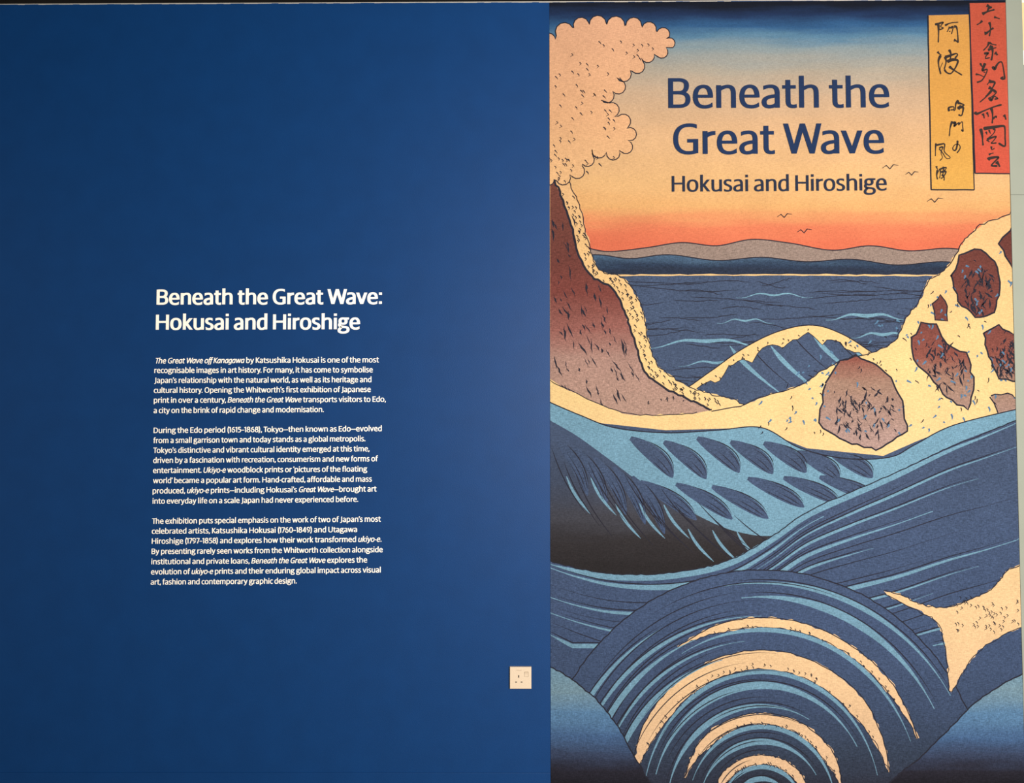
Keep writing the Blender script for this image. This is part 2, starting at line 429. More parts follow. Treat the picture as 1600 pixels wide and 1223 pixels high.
vinyl = plain_mat('cream_vinyl', 'fff3df', 1.0, rough=0.55, spec=0.4, noise=0.01)
ox, oz = W(420, 913)
wt = empty('wall_text', (ox, 0, oz))
tag(wt, 'cream exhibition heading and three paragraphs of lettering on the blue wall', 'lettering')
text_part('heading_line', 'Beneath the Great Wave:', 245.1, 475.8, 596.4, 474.7, 23.3, 20, 14, vinyl, wt, 0.0, n=8)
text_part('heading_line', 'Hokusai and Hiroshige', 243.9, 514.9, 562.2, 514.1, 23.3, 20, 14, vinyl, wt, 0.0, n=8)
R, I = False, True
LINES = [
 ([('The Great Wave off Kanagawa', I), (' by Katsushika Hokusai is one of the most', R)], 242.4, 567.6, 592.0, 566.0),
 ('recognisable images in art history. For many, it has come to symbolise', 241.2, 582.6, 582.5, 581.5),
 ("Japan's relationship with the natural world, as well as its heritage and", 241.0, 598.2, 580.3, 596.9),
 ("cultural history. Opening the Whitworth's first exhibition of Japanese", 240.3, 613.8, 579.3, 612.2),
 ([('print in over a century, ', R), ('Beneath the Great Wave', I), (' transports visitors to Edo,', R)], 240.3, 629.2, 602.7, 627.6),
 ('a city on the brink of rapid change and modernisation.', 240.0, 645.2, 505.8, 643.6),
 ('During the Edo period (1615–1868), Tokyo—then known as Edo—evolved', 240.0, 676.4, 596.4, 673.3),
 ('from a small garrison town and today stands as a global metropolis.', 239.5, 692.1, 570.8, 689.2),
 ("Tokyo's distinctive and vibrant cultural identity emerged at this time,", 239.5, 707.6, 577.1, 704.9),
 ('driven by a fascination with recreation, consumerism and new forms of', 239.3, 723.2, 590.3, 720.4),
 ([('entertainment. ', R), ('Ukiyo-e', I), (' woodblock prints or ‘pictures of the floating', R)], 239.0, 738.9, 573.7, 736.5),
 ("world' became a popular art form. Hand-crafted, affordable and mass", 239.0, 754.8, 581.0, 752.2),
 ([('produced, ', R), ('ukiyo-e', I), (" prints—including Hokusai's ", R), ('Great Wave', I), ('—brought art', R)], 238.5, 770.8, 588.3, 767.6),
 ('into everyday life on a scale Japan had never experienced before.', 238.5, 786.8, 559.5, 783.8),
 ("The exhibition puts special emphasis on the work of two of Japan's most", 237.6, 818.1, 594.9, 814.7),
 ('celebrated artists, Katsushika Hokusai (1760–1849) and Utagawa', 237.1, 833.8, 557.9, 830.9),
 ([('Hiroshige (1797–1858) and explores how their work transformed ', R), ('ukiyo-e', I), ('.', R)], 237.1, 849.4, 596.1, 846.1),
 ('By presenting rarely seen works from the Whitworth collection alongside', 236.8, 865.4, 598.0, 862.4),
 ([('institutional and private loans, ', R), ('Beneath the Great Wave', I), (' explores the', R)], 236.6, 881.4, 573.7, 878.5),
 ([('evolution of ', R), ('ukiyo-e', I), (' prints and their enduring global impact across visual', R)], 235.9, 897.3, 594.9, 894.1),
 ('art, fashion and contemporary graphic design.', 235.4, 913.2, 463.5, 911.3),
]
for runs, xa, ya, xb, yb_ in LINES:
    text_part('text_line', runs, xa, ya, xb, yb_, 8.4, 17.0, 13.0, vinyl, wt, 0.0, thick=0.0003, n=3)

# ------------------------------------------------------------------ the mural: a generic printed seascape pasted on the wall
MUR_Y = -0.0012
zb_m = FLOOR_Z + 0.002
mur = empty('printed_mural', ((x_mur0 + x_mur1) / 2, 0, FLOOR_Z))
tag(mur, 'floor-to-ceiling printed seascape mural with navy title and two upright name panels', 'mural')
SKY = [(0, '101118'), (20, '161b29'), (36, '22365a'), (54, '35608c'), (70, '5f87a2'), (88, '8f9fa3'), (122, 'b5aa98'), (165, 'd3b18f'),
       (215, 'e3b688'), (300, 'ebb97e'), (335, 'eab071'), (352, 'e99a66'), (372, 'e6805a'), (392, 'e27453'), (440, 'e27453')]
m_sky = print_mat('print_sky', SKY, grain=0.06)
m_navy = print_mat('print_deep_blue', [(430, '485670'), (700, '47556f'), (860, '465674'), (1000, '465777'), (1130, '404f6b'), (1190, '384357'), (1240, '2f3240')], grain=0.16)
m_shadow = print_mat('print_shaded_trough', [(700, '47556f'), (760, '434d62'), (820, '45454d'), (860, '332f31'), (895, '2b2728')], grain=0.10)
m_light = print_mat('print_light_blue', [(430, '7aa3b4'), (700, '769fb4'), (1240, '779fb5')], grain=0.12)
m_cream = print_mat('print_cream', [(20, 'eeb48e'), (200, 'edb585'), (380, 'f0c185'), (600, 'f6d08f'), (900, 'f4cd97'), (1240, 'f2c79d')], grain=0.07)
m_rust = print_mat('print_rust', [(250, '7c4a3d'), (420, '713f37'), (470, '7f443c'), (530, '9c645a'), (575, 'b08a7c'), (680, 'b89684')], grain=0.14)
m_rust2 = print_mat('print_rock', [(380, '6c3b33'), (520, '7a443c'), (570, '8f5246'), (615, 'a5826f'), (700, 'b5958a')], grain=0.14)
m_taupe = print_mat('print_taupe', '9a8478', grain=0.14)
m_ink = print_mat('print_ink', '2b2a35', grain=0.10)
m_hillb = print_mat('print_blue_hill', [(384, '54718d'), (412, '4d667f'), (428, '2e3c52'), (432, '2a3345')], grain=0.16)
m_fore = print_mat('print_foreground_wash', [(1030, '6e95ad'), (1090, '7b98a6'), (1130, '5f86aa'), (1165, '4a6890'), (1190, '3d4964'), (1215, '2a2833'), (1240, '201e26')], grain=0.14)
m_tick = print_mat('print_blue_marks', '5b7f9d', grain=0.08)

def edge_x(y):     # photo columns of the mural's vertical edges on a row
    z = W(1200, y)[1]
    k = (W(1200, y)[0]) / 400.0
    return CX + x_mur0 / k, CX + x_mur1 / k
LAYER = [0]
def lev():
    LAYER[0] += 1
    return MUR_Y - 0.00006 * LAYER[0] / 2
def clampx(p):
    a, b_ = edge_x(p[1]); return (min(max(p[0], a + 0.05), b_ - 0.05), min(max(p[1], -20), 1246))
def toW(pts, y): return [(q[0], y, q[1]) for q in (W(*clampx(p), 0) for p in pts)]

def catmull(pts, n=8, closed=False):
    out = []; m = len(pts)
    for i in range(m if closed else m - 1):
        p0 = pts[(i - 1) % m] if (closed or i) else pts[0]
        p1 = pts[i]; p2 = pts[(i + 1) % m]
        p3 = pts[(i + 2) % m] if (closed or i + 2 < m) else pts[-1]
        for k in range(n):
            t = k / n
            out.append(tuple(0.5 * ((2 * p1[j]) + (-p0[j] + p2[j]) * t + (2 * p0[j] - 5 * p1[j] + 4 * p2[j] - p3[j]) * t * t + (-p0[j] + 3 * p1[j] - 3 * p2[j] + p3[j]) * t**3) for j in range(len(p1))))
    if not closed: out.append(tuple(pts[-1]))
    return out

def rough(pts, amp, step=6):
    out = []
    for i in range(len(pts) - 1):
        a, b_ = pts[i], pts[i + 1]; d = math.hypot(b_[0] - a[0], b_[1] - a[1]); k = max(1, int(d / step))
        for j in range(k):
            t = j / k
            out.append((a[0] + (b_[0] - a[0]) * t + random.uniform(-amp, amp), a[1] + (b_[1] - a[1]) * t + random.uniform(-amp, amp)))
    out.append(pts[-1])
    return out

def patch(name, pts, mat, y=None, label=None):
    y = lev() if y is None else y
    v = toW(pts, y)
    tri = tessellate_polygon([[Vector((p[0], p[2], 0)) for p in v]])
    f = []
    for t in tri:
        a, b_, c = (v[i] for i in t)
        ar = (b_[0] - a[0]) * (c[2] - a[2]) - (b_[2] - a[2]) * (c[0] - a[0])
        if abs(ar) < 1e-12: continue
        f.append(tuple(t) if ar > 0 else (t[0], t[2], t[1]))
    o = link_mesh(name, v, f, mat, mur)
    if label: o['label'] = label
    return o

def ribbon_vf(v, f, pts, wid, y, wob=0.0):
    """pts px, wid px per point or number (tapered)"""
    m = len(pts)
    o = len(v)
    for i, p in enumerate(pts):
        a = pts[max(0, i - 1)]; b_ = pts[min(m - 1, i + 1)]
        dx, dy = b_[0] - a[0], b_[1] - a[1]; d = math.hypot(dx, dy) or 1
        w = wid[i] if isinstance(wid, (list, tuple)) else wid
        w = w / 2 + (random.uniform(-wob, wob) if wob else 0)
        w2 = w + (random.uniform(-wob, wob) if wob else 0)
        nx, ny = -dy / d, dx / d
        v += toW([(p[0] + nx * w, p[1] + ny * w), (p[0] - nx * w2, p[1] - ny * w2)], y)
    for i in range(m - 1):
        q = [o + 2 * i, o + 2 * i + 1, o + 2 * i + 3, o + 2 * i + 2]
        a, b_, c = v[q[0]], v[q[1]], v[q[2]]
        f.append(tuple(q) if ((b_[0] - a[0]) * (c[2] - a[2]) - (b_[2] - a[2]) * (c[0] - a[0])) > 0 else tuple(reversed(q)))

def ribbon(name, pts, wid, mat, y=None, wob=0.0, parent=None):
    v, f = [], []
    ribbon_vf(v, f, pts, wid, lev() if y is None else y, wob)
    return link_mesh(name, v, f, mat, parent or mur)

def multi(name, items, mat, y=None, parent=None, kind=None):
    y = lev() if y is None else y
    v, f = [], []
    for i, (pts, w) in enumerate(items): ribbon_vf(v, f, pts, w, y - 0.0000023 * (i % 13))
    o = link_mesh(name, v, f, mat, parent or mur)
    if kind: o['kind'] = kind
    return o

def taper(n, w, a=0.15, b=0.15):
    return [w * max(0.12, min(1, (i / (n - 1)) / a if a else 1, (1 - i / (n - 1)) / b if b else 1)) for i in range(n)]

# paper sheet with the graded sky; the vertical left edge is the sheet's real edge
def vsheet():
    v, f = box_vf(x_mur0, x_mur1, MUR_Y, -0.0001, zb_m, 1)
    return [(x, y, z if z == zb_m else top_z(x) - 0.0045) for x, y, z in v], f
sh = link_mesh('sheet', *vsheet(), m_sky, mur)

inks = []
def outline(pts, w=1.7): inks.append((pts, w))
def flush():
    if inks:
        multi('ink_outlines', list(inks), m_ink, kind='stuff'); inks.clear()

# distant hills
hill = catmull([(858, 392), (905, 386), (950, 393), (1010, 387), (1065, 379), (1120, 384), (1175, 374), (1235, 380), (1300, 391), (1360, 384), (1420, 392), (1480, 388), (1540, 394), (1602, 390)], 8)
patch('hill', hill + [(1602, 436), (858, 436)], m_taupe, label='mauve hill band on the horizon')
outline(hill)
hill2 = catmull([(858, 404), (930, 398), (985, 404), (1045, 398), (1120, 407), (1190, 402), (1260, 409), (1330, 405), (1400, 414), (1470, 409), (1530, 413), (1602, 408)], 8)
patch('hill', hill2 + [(1602, 436), (858, 436)], m_hillb, label='blue hill band on the horizon')
outline(hill2)
flush()
sea_line = [(858, 430), (1230, 429.5), (1602, 431)]
patch('sea', [(858, 430), (1602, 430), (1602, 1247), (858, 1247)], m_navy)
ribbon('shore_line', rough(sea_line, 0.5, 12), 2.2, m_cream, wob=0.4)

flush()
# quiet far water: thin ink ripples
rip = []
for k in range(90):
    x0 = random.uniform(900, 1440); y0 = random.uniform(440, 600); L = random.uniform(50, 170)
    A = random.uniform(1.5, 6); ph = random.uniform(0, 6.28)
    pts = [(x0 + L * t / 14, y0 + A * math.sin(ph + t / 14 * random.choice((3.1, 3.2))) + t * random.uniform(-0.1, 0.1)) for t in range(15)]
    rip.append((pts, taper(15, 1.1)))
multi('ripple_lines', rip, m_ink, kind='stuff')
lw = []
for (x0, y0, L, A, w) in ((1010, 545, 190, 10, 6), (1060, 572, 120, 5, 4), (1290, 500, 130, 6, 6), (1330, 528, 100, 5, 5), (1240, 560, 120, 5, 5), (1120, 505, 90, 4, 3), (1150, 465, 120, 4, 3)):
    pts = [(x0 + L * t / 16, y0 - A * math.sin(PI * t / 16) * 1.4 + 2 * math.sin(t)) for t in range(17)]
    lw.append((pts, taper(17, w, 0.5, 0.5)))
multi('light_ripples', lw, m_light, kind='stuff')

flush()
# the middle breaker: a low rounded swell with a foam cap (three humps)
def foam(top, thick, name='foam', jag=4, side=1, y=None, tk=26):
    """cream foam band under a crest line, jagged below; returns ticks"""
    n = len(top)
    low = []
    for i, p in enumerate(top):
        t = i / (n - 1); th = thick * (0.35 + 0.65 * math.sin(PI * t)) * (0.85 + 0.3 * math.sin(i * 0.9))
        low.append((p[0], p[1] + side * (th + random.uniform(-jag, jag))))
    patch(name, rough(top, 1.0, 7) + low[::-1], m_cream, y)
    outline(top, 1.7); outline(low, 1.1)
    tks = []
    for _ in range(tk):
        i = random.randrange(1, n - 1); a, b_ = top[i], low[i]; s = random.uniform(0.45, 0.95)
        x, yy = a[0] + (b_[0] - a[0]) * s, a[1] + (b_[1] - a[1]) * s
        an = random.uniform(0.6, 2.2); L = random.uniform(2.5, 5)
        tks.append(([(x, yy), (x + L * 0.5 * math.cos(an) + 1, yy + L * 0.5 * math.sin(an)), (x + L * math.cos(an), yy + L * math.sin(an))], [1.6, 1.4, 0.6]))
    return tks
ticks = []

def swell(crest, depth, fill, stripes=(), edge=True):
    patch('wave', crest + [(crest[-1][0], crest[-1][1] + depth), (crest[0][0], crest[0][1] + depth)], fill)
    if edge: outline(crest)

def under(crest, off, i0, i1, w, mat_items, drop=0.0, sh_=0.0):
    n = len(crest); a, b_ = int(i0 * (n - 1)), int(i1 * (n - 1))
    pts = [(crest[i][0] + sh_ * (i - a) / max(1, b_ - a), crest[i][1] + off + drop * (i - a) / max(1, b_ - a)) for i in range(a, b_ + 1)]
    if len(pts) > 3: mat_items.append((pts, taper(len(pts), w, 0.35, 0.35)))

# mid swell between the headlands
c1 = catmull([(1000, 622), (1060, 612), (1110, 580), (1160, 545), (1215, 518), (1270, 508), (1320, 524), (1370, 556), (1410, 580), (1440, 600)], 7)
lowpts = [(1440, 660), (1240, 700), (1000, 680)]
patch('wave', c1 + lowpts, m_navy)
lt, dk = [], []
for k in range(8):
    x0 = 1140 + k * 32
    pts = [(x0 + 6 * t + 1.2 * t * t * 0.6, 556 - (36 if 2 < k < 6 else 16) + 9 * t + 0.2 * t * t) for t in range(9)]
    (lt if k % 2 == 0 else dk).append((pts, taper(9, 7 if k % 2 == 0 else 1.6, 0.2, 0.6)))
multi('light_stripes', lt, m_light, kind='stuff'); multi('dark_stripes', dk, m_ink, kind='stuff')
ticks += foam(c1[:-6], 24, tk=50)

flush()
# left headland: plain rounded slope, rust above and taupe below
head = catmull([(858, 268), (874, 300), (893, 352), (905, 400), (925, 432), (958, 452), (978, 492), (992, 535), (1008, 580), (1040, 606), (1085, 628), (1112, 640)], 7)
surf_l = catmull([(858, 236), (884, 275), (905, 320), (918, 372), (935, 420), (975, 436), (1002, 478), (1012, 530), (1030, 572), (1062, 596), (1100, 612), (1150, 626), (1190, 650)], 7)
patch('foam', rough(surf_l, 2.2, 7) + [(1150, 668), (858, 640)], m_cream); outline(rough(surf_l, 2.0, 9), 1.5)
patch('headland', rough(head, 1.6, 9) + [(1112, 662), (1000, 662), (930, 645), (890, 612), (858, 592)], m_rust, label='rust and taupe printed headland at the left edge')
outline(rough(head, 1.5, 8), 3.4)
cr = []
for k in range(190):
    x = random.uniform(862, 1030); y = random.uniform(330, 630)
    if x - 858 > (y - 250) * 0.42: continue
    L = random.uniform(6, 26); an = random.uniform(0.9, 1.5)
    pts = [(x + L * t / 5 * math.cos(an) + random.uniform(-1, 1), y + L * t / 5 * math.sin(an)) for t in range(6)]
    cr.append((pts, taper(6, random.uniform(1.2, 3.6), 0.4, 0.4)))
multi('rock_marks', cr, m_ink, kind='stuff')
for k in range(150):
    i = random.randrange(len(surf_l) - 6); j = min(i, len(head) - 1); s = random.uniform(0.15, 0.85)
    x = surf_l[i][0] * (1 - s) + head[j][0] * s; y = surf_l[i][1] * (1 - s) + head[j][1] * s
    ticks.append(([(x, y), (x + 2.5, y + 2.2), (x + random.uniform(-1, 4), y + 5)], [1.6, 1.4, 0.6]))

flush()
# right headland: foam slope with smooth boulders
surf_r = catmull([(1602, 318), (1570, 338), (1532, 352), (1508, 374), (1494, 396), (1474, 424), (1450, 440), (1434, 474), (1414, 498), (1398, 532), (1368, 548), (1320, 562), (1285, 578), (1250, 602), (1195, 618), (1130, 640), (1000, 648), (930, 628), (858, 594)], 6)
patch('foam', rough(surf_r, 2.0, 8) + [(858, 632), (930, 660), (1040, 672), (1180, 668), (1260, 700), (1380, 712), (1430, 690), (1500, 662), (1602, 640)], m_cream)
outline(rough(surf_r[:92], 1.6, 8), 1.6); outline(rough(surf_r[92:], 1.0, 8), 1.3)
def boulder(pts, w=2.6):
    p = rough(list(pts) + [pts[0]], 2.2, 9)
    patch('boulder', p[:-1], m_rust2); outline(p, w)
    return p
boulder([(1290, 600), (1312, 565), (1336, 556), (1362, 566), (1392, 590), (1408, 625), (1418, 672), (1370, 702), (1320, 690), (1280, 662), (1284, 628)])
boulder([(1424, 528), (1440, 504), (1462, 508), (1478, 536), (1510, 552), (1522, 600), (1512, 640), (1480, 622), (1452, 588), (1428, 562)])
boulder([(1486, 430), (1500, 398), (1530, 388), (1556, 408), (1562, 450), (1552, 490), (1522, 496), (1496, 470)])
boulder([(1456, 474), (1470, 460), (1482, 480), (1478, 502), (1460, 500)], 2)
boulder([(1602, 346), (1576, 362), (1560, 382), (1578, 412), (1602, 436)])
boulder([(1536, 520), (1560, 506), (1584, 524), (1602, 560), (1602, 600), (1562, 590), (1544, 556)])
boulder([(1546, 620), (1572, 612), (1602, 630), (1602, 644), (1560, 652)], 2)
cr = []
for k in range(300):
    x, y, rx, ry = random.choice(((1350, 640, 58, 46), (1474, 566, 40, 46), (1528, 448, 28, 42), (1574, 556, 24, 36)))
    a = random.uniform(0, 6.28); r = math.sqrt(random.random()) * 0.85
    x += rx * r * math.cos(a); y += ry * r * math.sin(a); L = random.uniform(4, 20); an = random.uniform(0.5, 2.3)
    pts = [(x + L * t / 5 * math.cos(an) + random.uniform(-1, 1), y + L * t / 5 * math.sin(an)) for t in range(6)]
    cr.append((pts, taper(6, random.uniform(1.2, 3.4), 0.4, 0.4)))
multi('rock_marks', cr, m_ink, kind='stuff')
bl = []
for k in range(420):
    x = random.uniform(1180, 1592); y = random.uniform(360, 690)
    if y < 362 + (1592 - x) * 0.62 or y > 676 - max(0, x - 1430) * 0.22: continue
    L = random.uniform(3, 9); an = random.uniform(0.3, 2.6)
    it = ([(x, y), (x + L * 0.5 * math.cos(an) + 1, y + L * 0.5 * math.sin(an)), (x + L * math.cos(an), y + L * math.sin(an))], [3.0, 2.6, 1])
    (bl if k % 3 else ticks).append(it if k % 3 else (it[0], [1.6, 1.4, 0.6]))
multi('blue_marks', bl, m_tick, kind='stuff')

flush()
# foreground swells, back to front (each a broad rolling crest; stripes follow the crest)
c2 = catmull([(858, 628), (905, 648), (960, 668), (1040, 676), (1120, 672), (1190, 668), (1250, 700), (1320, 716), (1390, 714), (1430, 694), (1490, 664), (1602, 636)], 10)
patch('wave', c2 + [(1602, 1247), (858, 1247)], m_light); outline(c2)
c2b = catmull([(858, 656), (900, 680), (950, 716), (1010, 760), (1080, 800), (1150, 830), (1220, 835), (1290, 800), (1360, 760), (1430, 725), (1500, 690), (1602, 652)], 10)
patch('wave', c2b + [(1602, 1247), (858, 1247)], m_shadow)
# dark leaf-shaped troughs hanging from the crest
leaves = []
def leaf(x, y, dx, dy, w, bend, mat_list):
    pts = []
    for t in range(13):
        s = t / 12
        pts.append((x + dx * s + bend * math.sin(PI * s), y + dy * s))
    mat_list.append((pts, [w * max(0.1, math.sin(PI * min(1, 0.03 + s * 0.97)) ** 0.6) for s in (i / 12 for i in range(13))]))
for k in range(7):
    leaf(985 + k * 52, 684 + (6 if k % 2 else 0) + max(0, k - 3) * 8, 66, 62 - k * 4, 25, 10, leaves)
for k in range(6):
    leaf(1000 + k * 56, 752 + 4 * (k % 3) - max(0, k - 2) * 5, 88, 60 - k * 5, 22, 8, leaves)
for k in range(5):
    leaf(868 + k * 30, 684 + k * 15, 50, 90, 17, 8, leaves)
multi('troughs', leaves, m_navy, kind='stuff')
dk, lt = [], []
for pts, w in leaves:
    up_ = [(p[0] + w[i] * 0.46, p[1] - w[i] * 0.36) for i, p in enumerate(pts)][2:-1]
    dk.append((up_, taper(len(up_), 1.7, 0.2, 0.3)))
    for q in (0.28, -0.05, -0.3):
        st = random.randint(3, 6)
        ln = [(p[0] + w[i] * q, p[1] - w[i] * q * 0.8) for i, p in enumerate(pts)][st:-1]
        dk.append((ln, taper(len(ln), 1.2, 0.4, 0.2)))
for k in range(16):
    leaf(862 + k * 19, 700 + k * 7 + (k % 3) * 14, 55 + k * 2, 105 - k * 3, 1.7, -6, dk)
    if k % 2: leaf(866 + k * 19, 725 + k * 7 + (k % 3) * 12, 40, 62 - k, 4.5, -5, lt)
multi('light_stripes', lt, m_light, kind='stuff'); multi('dark_stripes', dk, m_ink, kind='stuff')

flush()
# big diagonal swell that rises to the right, then nested arch swells in front
c3 = catmull([(858, 876), (905, 888), (960, 896), (1030, 896), (1100, 886), (1150, 870), (1205, 838), (1260, 800), (1330, 768), (1400, 738), (1480, 700), (1540, 676), (1602, 650)], 10)
patch('wave', [(x, y) for x, y in c3] + [(1602, 1247), (858, 1247)], m_navy)
ribbon('wave_crest', [(x, y + 5) for x, y in c3], taper(len(c3), 10, 0.1, 0.3), m_light); outline(rough(c3, 0.8, 8), 1.6)
lt, dk = [], []
c3n = len(c3)
for k in range(26):
    off = 16 + k * 9.5
    pts = []
    for i in range(int(c3n * (0.0 + 0.35 * (k % 3 == 1) + 0.5 * (k % 3 == 2) * 0.9)), int(c3n * (0.62 + 0.38 * ((k * 7) % 5) / 4)), 1):
        x, y = c3[i]; s = (x - 858) / 742
        pts.append((x, y + off * (0.65 + 0.75 * s) + 9 * math.sin(s * 5 + k * 0.3)))
    pts = [p for p in pts if p[1] < 1010]
    if len(pts) > 6 and k % 2:
        dk.append((pts, taper(len(pts), 1.4, 0.3, 0.3)))
    elif len(pts) > 6:
        lt.append((pts, taper(len(pts), 4.5 + 6 * (k % 3 == 0), 0.5, 0.5)))
        dk.append(([(p[0], p[1] - 3.2 - 2 * (k % 3 == 0)) for p in pts], taper(len(pts), 1.7, 0.2, 0.2)))
multi('light_stripes', lt, m_light, kind='stuff'); multi('dark_stripes', dk, m_ink, kind='stuff')

# nested arch swells (fans) rising from the foot of the print
def arch(cx, base, rx, ry, a0, a1, n=44, sk=0.0):
    return [(cx + rx * math.cos(a) + sk * math.sin(a), base - ry * math.sin(a)) for a in (math.radians(a0 + (a1 - a0) * i / (n - 1)) for i in range(n))]
lt, dk = [], []
def arch_band(cx, base, rx, ry, a0, a1, w, kind, wob=0.0, sk=0.0):
    p = arch(cx, base, rx, ry, a0, a1, 60, sk)
    if kind == 'c':
        cr_ = ribbon('foam_arc', p, taper(60, w, 0.18, 0.18), m_cream, wob=1.6)
        top = [(x + (x - cx) / max(1, rx) * w / 2, y - (base - y) / max(1, ry) * w / 2) for x, y in p]
        low = [(x - (x - cx) / max(1, rx) * w / 2, y + (base - y) / max(1, ry) * w / 2) for x, y in p]
        tpw = taper(60, 1, 0.18, 0.18)
        top = [(p[i][0] + (top[i][0] - p[i][0]) * tpw[i], p[i][1] + (top[i][1] - p[i][1]) * tpw[i]) for i in range(60)]
        low = [(p[i][0] + (low[i][0] - p[i][0]) * tpw[i], p[i][1] + (low[i][1] - p[i][1]) * tpw[i]) for i in range(60)]
        outline(rough(top, 0.9, 8), 1.5); outline(rough(low, 1.6, 5), 1.2)
        for _ in range(int(w * 1.6)):
            i = random.randrange(6, 54); s = random.uniform(0.3, 0.9)
            x = p[i][0] + (low[i][0] - p[i][0]) * s; y = p[i][1] + (low[i][1] - p[i][1]) * s
            ticks.append(([(x, y), (x + 2, y + 2), (x + random.uniform(-2, 3), y + 4.5)], [1.5, 1.3, 0.5]))
        q = [(x - (x - cx) / max(1, rx) * (w * 0.5 + 4), y + (base - y) / max(1, ry) * (w * 0.5 + 4)) for x, y in p]
        lt.append((q, taper(60, 7, 0.3, 0.3)))
    elif kind == 'l':
        lt.append((p, taper(60, w, 0.35, 0.45)))
        dk.append(([(x + (x - cx) / rx * (w / 2 + 1), y - (base - y) / ry * (w / 2 + 1)) for x, y in p], taper(60, 1.7, 0.2, 0.2)))
    else:
        dk.append((p, taper(60, w, 0.3, 0.3)))
Cx, Bz = 1190, 1262
fan = arch(Cx, Bz, 352, 372, 180, 0, 70)
patch('wave', rough(fan, 0.8, 10), m_navy); outline(rough(fan, 0.9, 8), 1.8)
for rx, ry, a0, a1, w, kd in (
        (318, 322, 176, 118, 7, 'l'), (296, 300, 168, 90, 6, 'l'), (276, 284, 172, 112, 9, 'l'), (305, 330, 96, 28, 12, 'l'),
        (340, 352, 100, 30, 8, 'l'), (256, 262, 170, 96, 5, 'l'), (236, 240, 172, 105, 9, 'l'),
        (262, 290, 120, 22, 15, 'c'), (205, 232, 172, 14, 30, 'c'), (172, 192, 164, 30, 12, 'l'), (148, 160, 170, 60, 9, 'l'),
        (128, 140, 160, 8, 18, 'c'), (98, 104, 160, 30, 10, 'l'), (74, 76, 172, 12, 15, 'c'), (44, 46, 160, 30, 8, 'l')):
    arch_band(Cx, Bz, rx, ry, a0, a1, w, kd)
for k in range(22):
    r = 60 + k * 13
    a0 = random.uniform(120, 172); arch_band(Cx, Bz, r, r * 1.06, a0, a0 - random.uniform(30, 80), 1.5, 'd')
flush()
multi('light_stripes', lt, m_light, kind='stuff'); multi('dark_stripes', dk, m_ink, kind='stuff')
# wash at the foot of the print
wash_l = catmull([(858, 1040), (895, 1062), (935, 1096), (965, 1135), (985, 1170), (1008, 1210), (1030, 1247)], 8)
patch('foreground_wash', wash_l + [(858, 1247)], m_fore); outline(rough(wash_l, 1, 9), 2.0)
wash_r = catmull([(1602, 1050), (1560, 1072), (1520, 1100), (1480, 1140), (1440, 1180), (1400, 1212), (1370, 1247)], 8)
patch('foreground_wash', wash_r + [(1602, 1247)], m_fore); outline(rough(wash_r, 1, 9), 2.0)

flush()
# surf tongue entering from the right edge
tong = catmull([(1602, 880), (1574, 890), (1560, 908), (1545, 922), (1515, 936), (1480, 948), (1440, 944), (1410, 930), (1380, 922)], 7)
tlow = catmull([(1380, 926), (1420, 948), (1460, 968), (1474, 1000), (1480, 1040), (1484, 1080), (1502, 1052), (1522, 1024), (1552, 1000), (1602, 976)], 7)
patch('foam', rough(tong, 1.8, 6) + rough(tlow, 2.0, 6)[1:], m_cream); outline(rough(tong, 1.4, 7), 1.5); outline(rough(tlow, 1.6, 6), 1.3)
for k in range(60):
    x = random.uniform(1490, 1590); y = random.uniform(930, 985)
    ticks.append(([(x, y), (x + 2.5, y + 2), (x + random.uniform(-2, 3), y + 5)], [1.6, 1.4, 0.6]))

flush()
# scalloped cloud bank at the top left of the sky
cl = []
for (x, y, r) in ((858, 62, 10), (882, 50, 15), (908, 40, 13), (934, 38, 14), (962, 40, 15), (990, 40, 13), (1014, 46, 12), (1036, 54, 11), (1046, 68, 9),
                  (1034, 82, 10), (1012, 88, 11), (996, 104, 12), (974, 116, 13), (966, 136, 12), (948, 150, 12), (956, 172, 12), (974, 190, 12), (984, 210, 11), (978, 230, 11), (958, 240, 11), (936, 236, 12), (918, 250, 11), (902, 268, 12), (880, 278, 12), (858, 282, 8)):
    cl.append((x, y, r))
pts = []
ccx, ccy = 920, 150
for i, (x, y, r) in enumerate(cl):
    a = math.atan2(y - ccy, x - ccx)
    if i: px_, py_, _ = cl[i - 1]; ta = math.atan2(y - py_, x - px_)
    else: ta = 0
    for k in range(7):
        b_ = ta - PI + k * PI / 6
        pts.append((x + r * 0.95 * math.cos(b_), y + r * 0.95 * math.sin(b_)))
pts = pts + [(858, 282)]
pts = [pts[0]] + [p for p in pts[1:]]
patch('cloud', pts + [(858, 62)], m_cream, label='cream scalloped cloud in the upper left corner')
outline(pts, 1.6)
for k in range(170):
    x = random.uniform(862, 1030); y = random.uniform(62, 268)
    if x > 1030 - max(0, y - 70) * 0.95 and y < 150: continue
    if x > 950 and y > 140 and x > 960: continue
    it = [(x, y), (x + 2.6, y + 2.4), (x + random.uniform(-2, 5), y + 5)]
    (ticks if k % 4 else bl).append((it, [1.8, 1.5, 0.6]))
multi('ink_marks', ticks, m_ink, kind='stuff')

flush()
# four small birds
birds = []
for x, y, s in ((1225, 338, 1), (1256, 362, 1), (1390, 262, 1.1), (1424, 272, 0.9), (1460, 314, 1.1)):
    birds.append(([(x - 11 * s, y + 1), (x - 5 * s, y - 3 * s), (x, y + 2 * s), (x + 5 * s, y - 4 * s), (x + 12 * s, y - 3 * s)], [0.6, 1.5, 1.8, 1.5, 0.6]))
for b_ in birds: multi('bird', [b_], m_ink)

